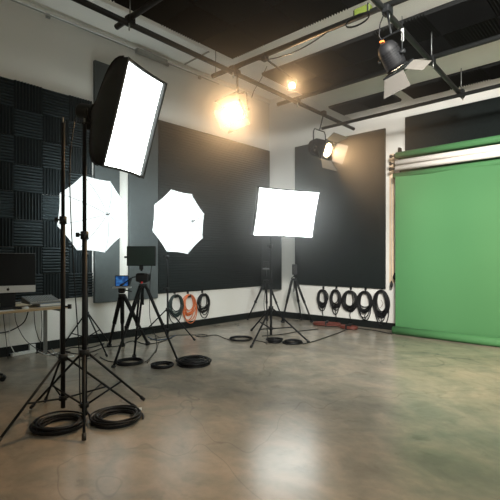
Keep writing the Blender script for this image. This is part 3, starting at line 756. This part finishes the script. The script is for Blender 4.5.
# red bundles
def redbundle(a_, b_, label, wd, seed):
    rnd = random.Random(seed); A_, B_ = FL(*a_), FL(*b_); t = thing('red_cable_bundle', ((A_.x + B_.x) / 2, (A_.y + B_.y) / 2, 0), label, 'cable', 'red cable bundles')
    d = (B_ - A_); L_ = d.length; d.normalize(); s = V3((-d.y, d.x, 0)); mb = MB()
    for k in range(14):
        w_ = wd * (.35 + .65 * rnd.random()); l_ = L_ / 2 * (.86 + .14 * rnd.random()); z = .012 + .006 * k * .6
        pts = [(A_ + B_) / 2 + d * l_ * math.copysign(abs(math.cos(q_)) ** .6, math.cos(q_)) + s * w_ * math.copysign(abs(math.sin(q_)) ** .8, math.sin(q_)) + UP * z for q_ in [2 * math.pi * i / 24 for i in range(24)]]
        mb.tube(pts, .010, 6, closed=True)
    mb.build('loops', RED, t)
    MB().box((A_ + B_) / 2 + UP * .05, (.03, wd * 2.1, .09), (d, s, UP)).build('tie', RUB, t)
redbundle((313, 325), (341, 326.5), 'long red cable bundle on the floor by the back wall', .13, 3)
redbundle((341, 328), (357, 330), 'shorter red cable bundle, right of the long one', .11, 4)

# ================================================================= DESK CORNER
ZD = .735
XD = .86; YD = -5.28
t = thing('desk', (.45, -6.2, 0), 'long pale wood desk on grey legs against the left wall', 'desk')
MB().span((.06, -7.6, ZD - .03), (XD, YD, ZD)).build('desktop', DTOP, t, bevel=.004)
MB().span((XD, -7.6, ZD - .03), (XD + .004, YD, ZD - .001)).build('edge_band', WOOD, t)
for x_ in (.25, .79):
    for y_ in (-5.335, -7.4):
        lg = MB().span((x_ - .022, y_ - .022, .01), (x_ + .022, y_ + .022, ZD - .03)).build('leg', GREYM, t, bevel=.004)
        MB().cyl((x_, y_, 0), (x_, y_, .012), .028).build('leveller', RUB, lg)
MB().span((.27, -5.35, ZD - .075), (.77, -5.32, ZD - .032)).build('side_rail', GREYM, t)
MB().span((.235, -7.38, ZD - .075), (.265, -5.44, ZD - .032)).build('rear_rail', GREYM, t)
# computer: faces +x, rotated slightly so its right edge sits at px 35
dn = V3((.96, -.28, 0)).normalized(); ds = V3((-dn.y, dn.x, 0))
rc = W(35.5, 274, 5.86)   # right edge mid
mc = rc - ds * .325; mc = V3((mc.x, mc.y, 0))
zb_ = ZD + .195
t = thing('desktop_computer', (mc.x, mc.y, ZD), 'wide black-screened all-in-one computer with silver chin on the desk', 'computer')
MB().box(mc + UP * (zb_ + .26), (.02, .65, .52), (dn, ds, UP)).build('case', SILV, t, bevel=.005)
MB().box(mc + dn * .0105 + UP * (zb_ + .305), (.004, .648, .425), (dn, ds, UP)).build('screen', SCREEN, t)
MB().box(mc + dn * .012 + UP * (zb_ + .045), (.004, .648, .088), (dn, ds, UP)).build('chin', SILV, t)
lgp = mc + dn * .0145 + UP * (zb_ + .045)
mb = MB(); ap = []
for k in range(20):
    A_ = 2 * math.pi * k / 20; rr = .018 * (1 - .14 * max(0, math.sin(A_)) ** 6); ap.append(lgp + ds * math.cos(A_) * rr * (.92 if math.cos(A_) > .75 else 1) + UP * math.sin(A_) * rr * 1.05)
mb.slab(ap, dn, .001); leaf = [lgp + ds * (.002 + .006 * math.sin(q_ / 6 * math.pi)) + UP * (.021 + .012 * q_ / 6) for q_ in range(7)] + [lgp + ds * (.002 - .0 * q_) + UP * (.033 - .012 * q_ / 6) for q_ in range(1, 6)]
mb.slab(leaf, dn, .001).build('logo', PLAS, t)
MB().box(mc - dn * .05 + UP * (ZD + .20), (.012, .18, .39), (dn, ds, UP)).box(mc - dn * .0 + UP * (ZD + .004), (.20, .19, .008), (dn, ds, UP)).build('stand_foot', PLAS, t, bevel=.003)
# keyboard dark
def board(c, lx, ly, h, m, rows, cols, keym, name, label, cat, ax=None, keyh=.006):
    c = V3(c); X, Y = ax if ax else (XW, YW)
    t = thing(name, c, label, cat)
    MB().box(c + UP * h / 2, (lx, ly, h), (X, Y, UP)).build('case', m, t, bevel=.004)
    mb = MB()
    for i in range(rows):
        for j in range(cols):
            mb.box(c + UP * (h + keyh / 2) + X * ((i + .5) / rows - .5) * lx * .88 + Y * ((j + .5) / cols - .5) * ly * .95, (lx * .88 / rows * .78, ly * .95 / cols * .78, keyh), (X, Y, UP))
    k = mb.build('keys', keym, t); return t
board((.70, -6.05, ZD), .13, .44, .018, PLAS, 5, 16, PLAS, 'computer_keyboard', 'black computer keyboard in front of the computer', 'keyboard')
bk = W(50, 299, 5.78)
tb_ = thing('blue_book', (.60, -5.45, ZD), 'thin blue book under the grey mixing console on the desk', 'book')
MB().box((.60, -5.45, ZD + .006), (.26, .30, .003)).box((.60, -5.45, ZD + .0405), (.26, .30, .003)).box((.471, -5.45, ZD + .023), (.003, .30, .037)).build('cover', BLUE, tb_)
MB().box((.603, -5.45, ZD + .023), (.25, .29, .031)).build('pages', PAPER, tb_)
t = thing('mixing_console', (.56, -5.52, ZD + .042), 'grey keypad mixing console on top of blue book', 'mixing console')
cx, cy, cz = .56, -5.52, ZD + .0425
pr = [(-.15, 0), (.15, 0), (.15, .022), (-.15, .085)]
MB().rings([[(cx + a_, cy - .20, cz + b_) for a_, b_ in pr], [(cx + a_, cy + .20, cz + b_) for a_, b_ in pr]], smooth=False).build('case', GREYM, t, bevel=.003)
b0 = None
for i in range(6):
    for j in range(12):
        x_ = cx - .12 + i * .048; z_ = cz + .022 + (.15 - (x_ - cx)) / .30 * .063
        p_ = V3((x_, cy - .18 + j * .0327, z_ + .003))
        if b0 is None: b0 = MB().box(p_, (.030, .024, .014)).build('button', KEYS, t); bp0 = p_
        else:
            b_ = b0.copy(); COL.objects.link(b_); b_.location = p_ - bp0
MB().box((cx + .142, cy, cz + .026), (.014, .38, .004)).build('trim_strip', SILV, t)
pp = W(8, 304, 5.4)
tag(MB().box((.80, -6.22, ZD + .002), (.09, .55, .004)).build('paper_sheet', PAPER), 'white paper sheets along the front edge of desk', 'paper')
tag(MB().rings([[(.78 + .03 * k * math.cos(q_ * math.pi / 6), -5.80 + .045 * k * math.sin(q_ * math.pi / 6), ZD + z_) for q_ in range(12)] for k, z_ in ((1, 0), (1, .012), (.8, .024), (.4, .03))]).build('computer_mouse', WHITEP), 'white computer mouse near the front desk edge', 'mouse')
# power strip
A_, B_ = FL(14, 356.0), FL(33, 352.5)
d = (B_ - A_).normalized(); s = V3((-d.y, d.x, 0)); c = (A_ + B_) / 2
t = thing('power_strip', (c.x, c.y, 0), 'white power strip on the floor under the desk', 'power strip')
MB().box(c + UP * .022, ((B_ - A_).length * 1.25, .06, .042), (d, s, UP)).build('case', WHITEP, t, bevel=.006)
mb = MB()
for k in (-2, -1, 0): mb.cyl(c + d * .09 * k + UP * .043, c + d * .09 * k + UP * .0445, .018)
mb.build('sockets', KEYS, t)
tag(MB().box(c + d * .12 + UP * .085, (.09, .055, .08), (d, s, UP)).build('power_adapter', WHITEP, bevel=.008), 'white power adapter plugged in the floor strip', 'plug')
fc = [([W(29, 309, 5.9), W(24, 322, 5.95), W(12, 330, 6.0), W(0, 333, 5.9), W(-10, 332, 5.9)], 'black cable sagging leftwards under the desk', CABLE, .008),
      ([W(8, 309, 5.9), W(10, 325, 5.95), W(9, 340, 5.95), W(13, 350, 5.95), FL(16, 355, .045)], 'pale cable curving down to the power strip', WHITEP, .006),
      ([W(15, 309, 6.0), W(16, 322, 6.0), W(24, 338, 6.05), W(34, 347, 6.1), FL(42, 350.5, .01)], 'thin black cable falling in an arc under the desk', CABLE, .005),
      ([W(3, 309, 5.6), W(4, 322, 5.6), W(6, 338, 5.7), FL(8, 359, .01)], 'thin black cable hanging straight at the far left', CABLE, .005),
      ([W(34, 309, 6.1), W(35, 325, 6.1), W(38, 337, 6.1), W(41, 343, 6.15)], 'thin cable hanging near the rear desk leg', CABLE, .005),
      ([W(41, 309, 6.2), W(42, 325, 6.2), W(41, 340, 6.2), FL(40, 351, .01)], 'thin cable running down beside the rear desk leg', CABLE, .005)]
for p, l, m, r in fc: tag(MB().tube(smooth(p), r, 6).build('desk_cable', m), l, 'cable')
fcable([(38, 351), (47, 355), (56, 353), (66, 357), (74, 356)], 'white cable snaking on floor beside the desk leg', .008, WHITEP)
fcable([(36, 353), (46, 350.5), (54, 355), (62, 351), (70, 352)], 'black cable tangle on the floor beside the desk leg', .009)
fcable([(46, 345.5), (52, 349), (58, 357), (68, 360)], 'grey cable crossing the tangle beside the desk leg', .007, GREYM)
# chair caster
cp = FL(-3, 378); t = thing('office_chair', (cp.x, cp.y, 0), 'black office chair base, its caster showing at the left edge', 'chair')
q = FL(3, 381); q = V3((q.x, q.y, 0)); hub = q - RD * .32 - VD * .12
for k in range(5):
    A_ = k * 2 * math.pi / 5 + math.atan2((q - hub).y, (q - hub).x); e = V3((math.cos(A_), math.sin(A_), 0)); sdx = V3((-e.y, e.x, 0)); L_ = (q - hub).length
    MB().tube([hub + UP * .11, hub + e * L_ * .6 + UP * .095, hub + e * L_ + UP * .075], [.022, .017, .013], 8).build('base_arm', PLAS, t)
    for sg in (-1, 1): MB().cyl(hub + e * L_ + sdx * .012 * sg + UP * .03, hub + e * L_ + sdx * .032 * sg + UP * .03, .029).build('caster_wheel', PLAS, t)
    MB().box(hub + e * L_ + UP * .045, (.05, .075, .04), (e, sdx, UP)).build('caster_hood', PLAS, t, bevel=.01)
MB().cyl(hub + UP * .08, hub + UP * .42, .026).build('gas_lift', BLACK, t)
MB().box(hub + UP * .46, (.46, .46, .08), (RD, VD, UP)).build('seat', PLAS, t, bevel=.03)
MB().box(hub + UP * .80 - VD * .22, (.42, .06, .5), (RD, VD, UP)).box(hub + UP * .52 - VD * .22, (.06, .03, .16), (RD, VD, UP)).build('backrest', PLAS, t, bevel=.02)

# ================================================================= ADDED FILL LIGHTS (unseen, out of frame, no fixtures)
def area(name, loc, tgt, size, e, col):
    ld = bpy.data.lights.new(name, 'AREA'); ld.energy = e; ld.size = size; ld.color = col; ld.spread = math.radians(85)
    o = bpy.data.objects.new(name, ld); COL.objects.link(o); o.location = loc
    o.rotation_euler = (V3(tgt) - V3(loc)).to_track_quat('-Z', 'Y').to_euler(); return o
area('unseen_fill_light', (6.9, -6.8, 4.0), (3.5, -.2, 2.5), .9, 230, (1, .97, .90))
area('unseen_fill_light', (9.3, -5.5, 3.7), (3.0, -2.0, 1.0), 1.2, 60, (.90, 1.0, .95))

# haze in the air of the room
w = bpy.data.worlds.new('world'); sc.world = w; w.use_nodes = True; nt = w.node_tree
nt.nodes['Background'].inputs['Color'].default_value = (0, 0, 0, 1)
vs = nt.nodes.new('ShaderNodeVolumeScatter'); _g = nt.nodes.new('ShaderNodeNewGeometry'); _d = nt.nodes.new('ShaderNodeVectorMath'); _d.operation = 'DISTANCE'; _d.inputs[1].default_value = (2.2, -3.1, 3.1)
_m = nt.nodes.new('ShaderNodeMapRange'); _m.interpolation_type = 'SMOOTHSTEP'; _m.inputs[1].default_value = .5; _m.inputs[2].default_value = 3.4; _m.inputs[3].default_value = .080; _m.inputs[4].default_value = .0004
nt.links.new(_g.outputs['Position'], _d.inputs[0]); nt.links.new(_d.outputs['Value'], _m.inputs[0]); nt.links.new(_m.outputs[0], vs.inputs['Density'])
w.cycles.volume_step_size = .5; vs.inputs['Anisotropy'].default_value = .7; vs.inputs['Color'].default_value = (1, 1, 1, 1)
nt.links.new(vs.outputs[0], nt.nodes['World Output'].inputs['Volume'])

# ================================================================= CAMERA, VIEW
cd = bpy.data.cameras.new('camera'); co = bpy.data.objects.new('camera', cd); COL.objects.link(co); sc.camera = co
cd.sensor_width = 36; cd.lens = F / 500 * 36; cd.shift_y = 7 / 500; cd.clip_start = .05
co.location = CAM; co.rotation_euler = (math.pi / 2, 0, ANG)
sc.view_settings.view_transform = 'Standard'; sc.view_settings.look = 'None'; sc.view_settings.gamma = 1; sc.view_settings.exposure = 0.18; sc.view_settings.use_curve_mapping = False
sc.cycles.use_denoising = True; sc.cycles.max_bounces = 8; sc.cycles.volume_bounces = 0; sc.cycles.diffuse_bounces = 5; sc.cycles.sample_clamp_indirect = 6
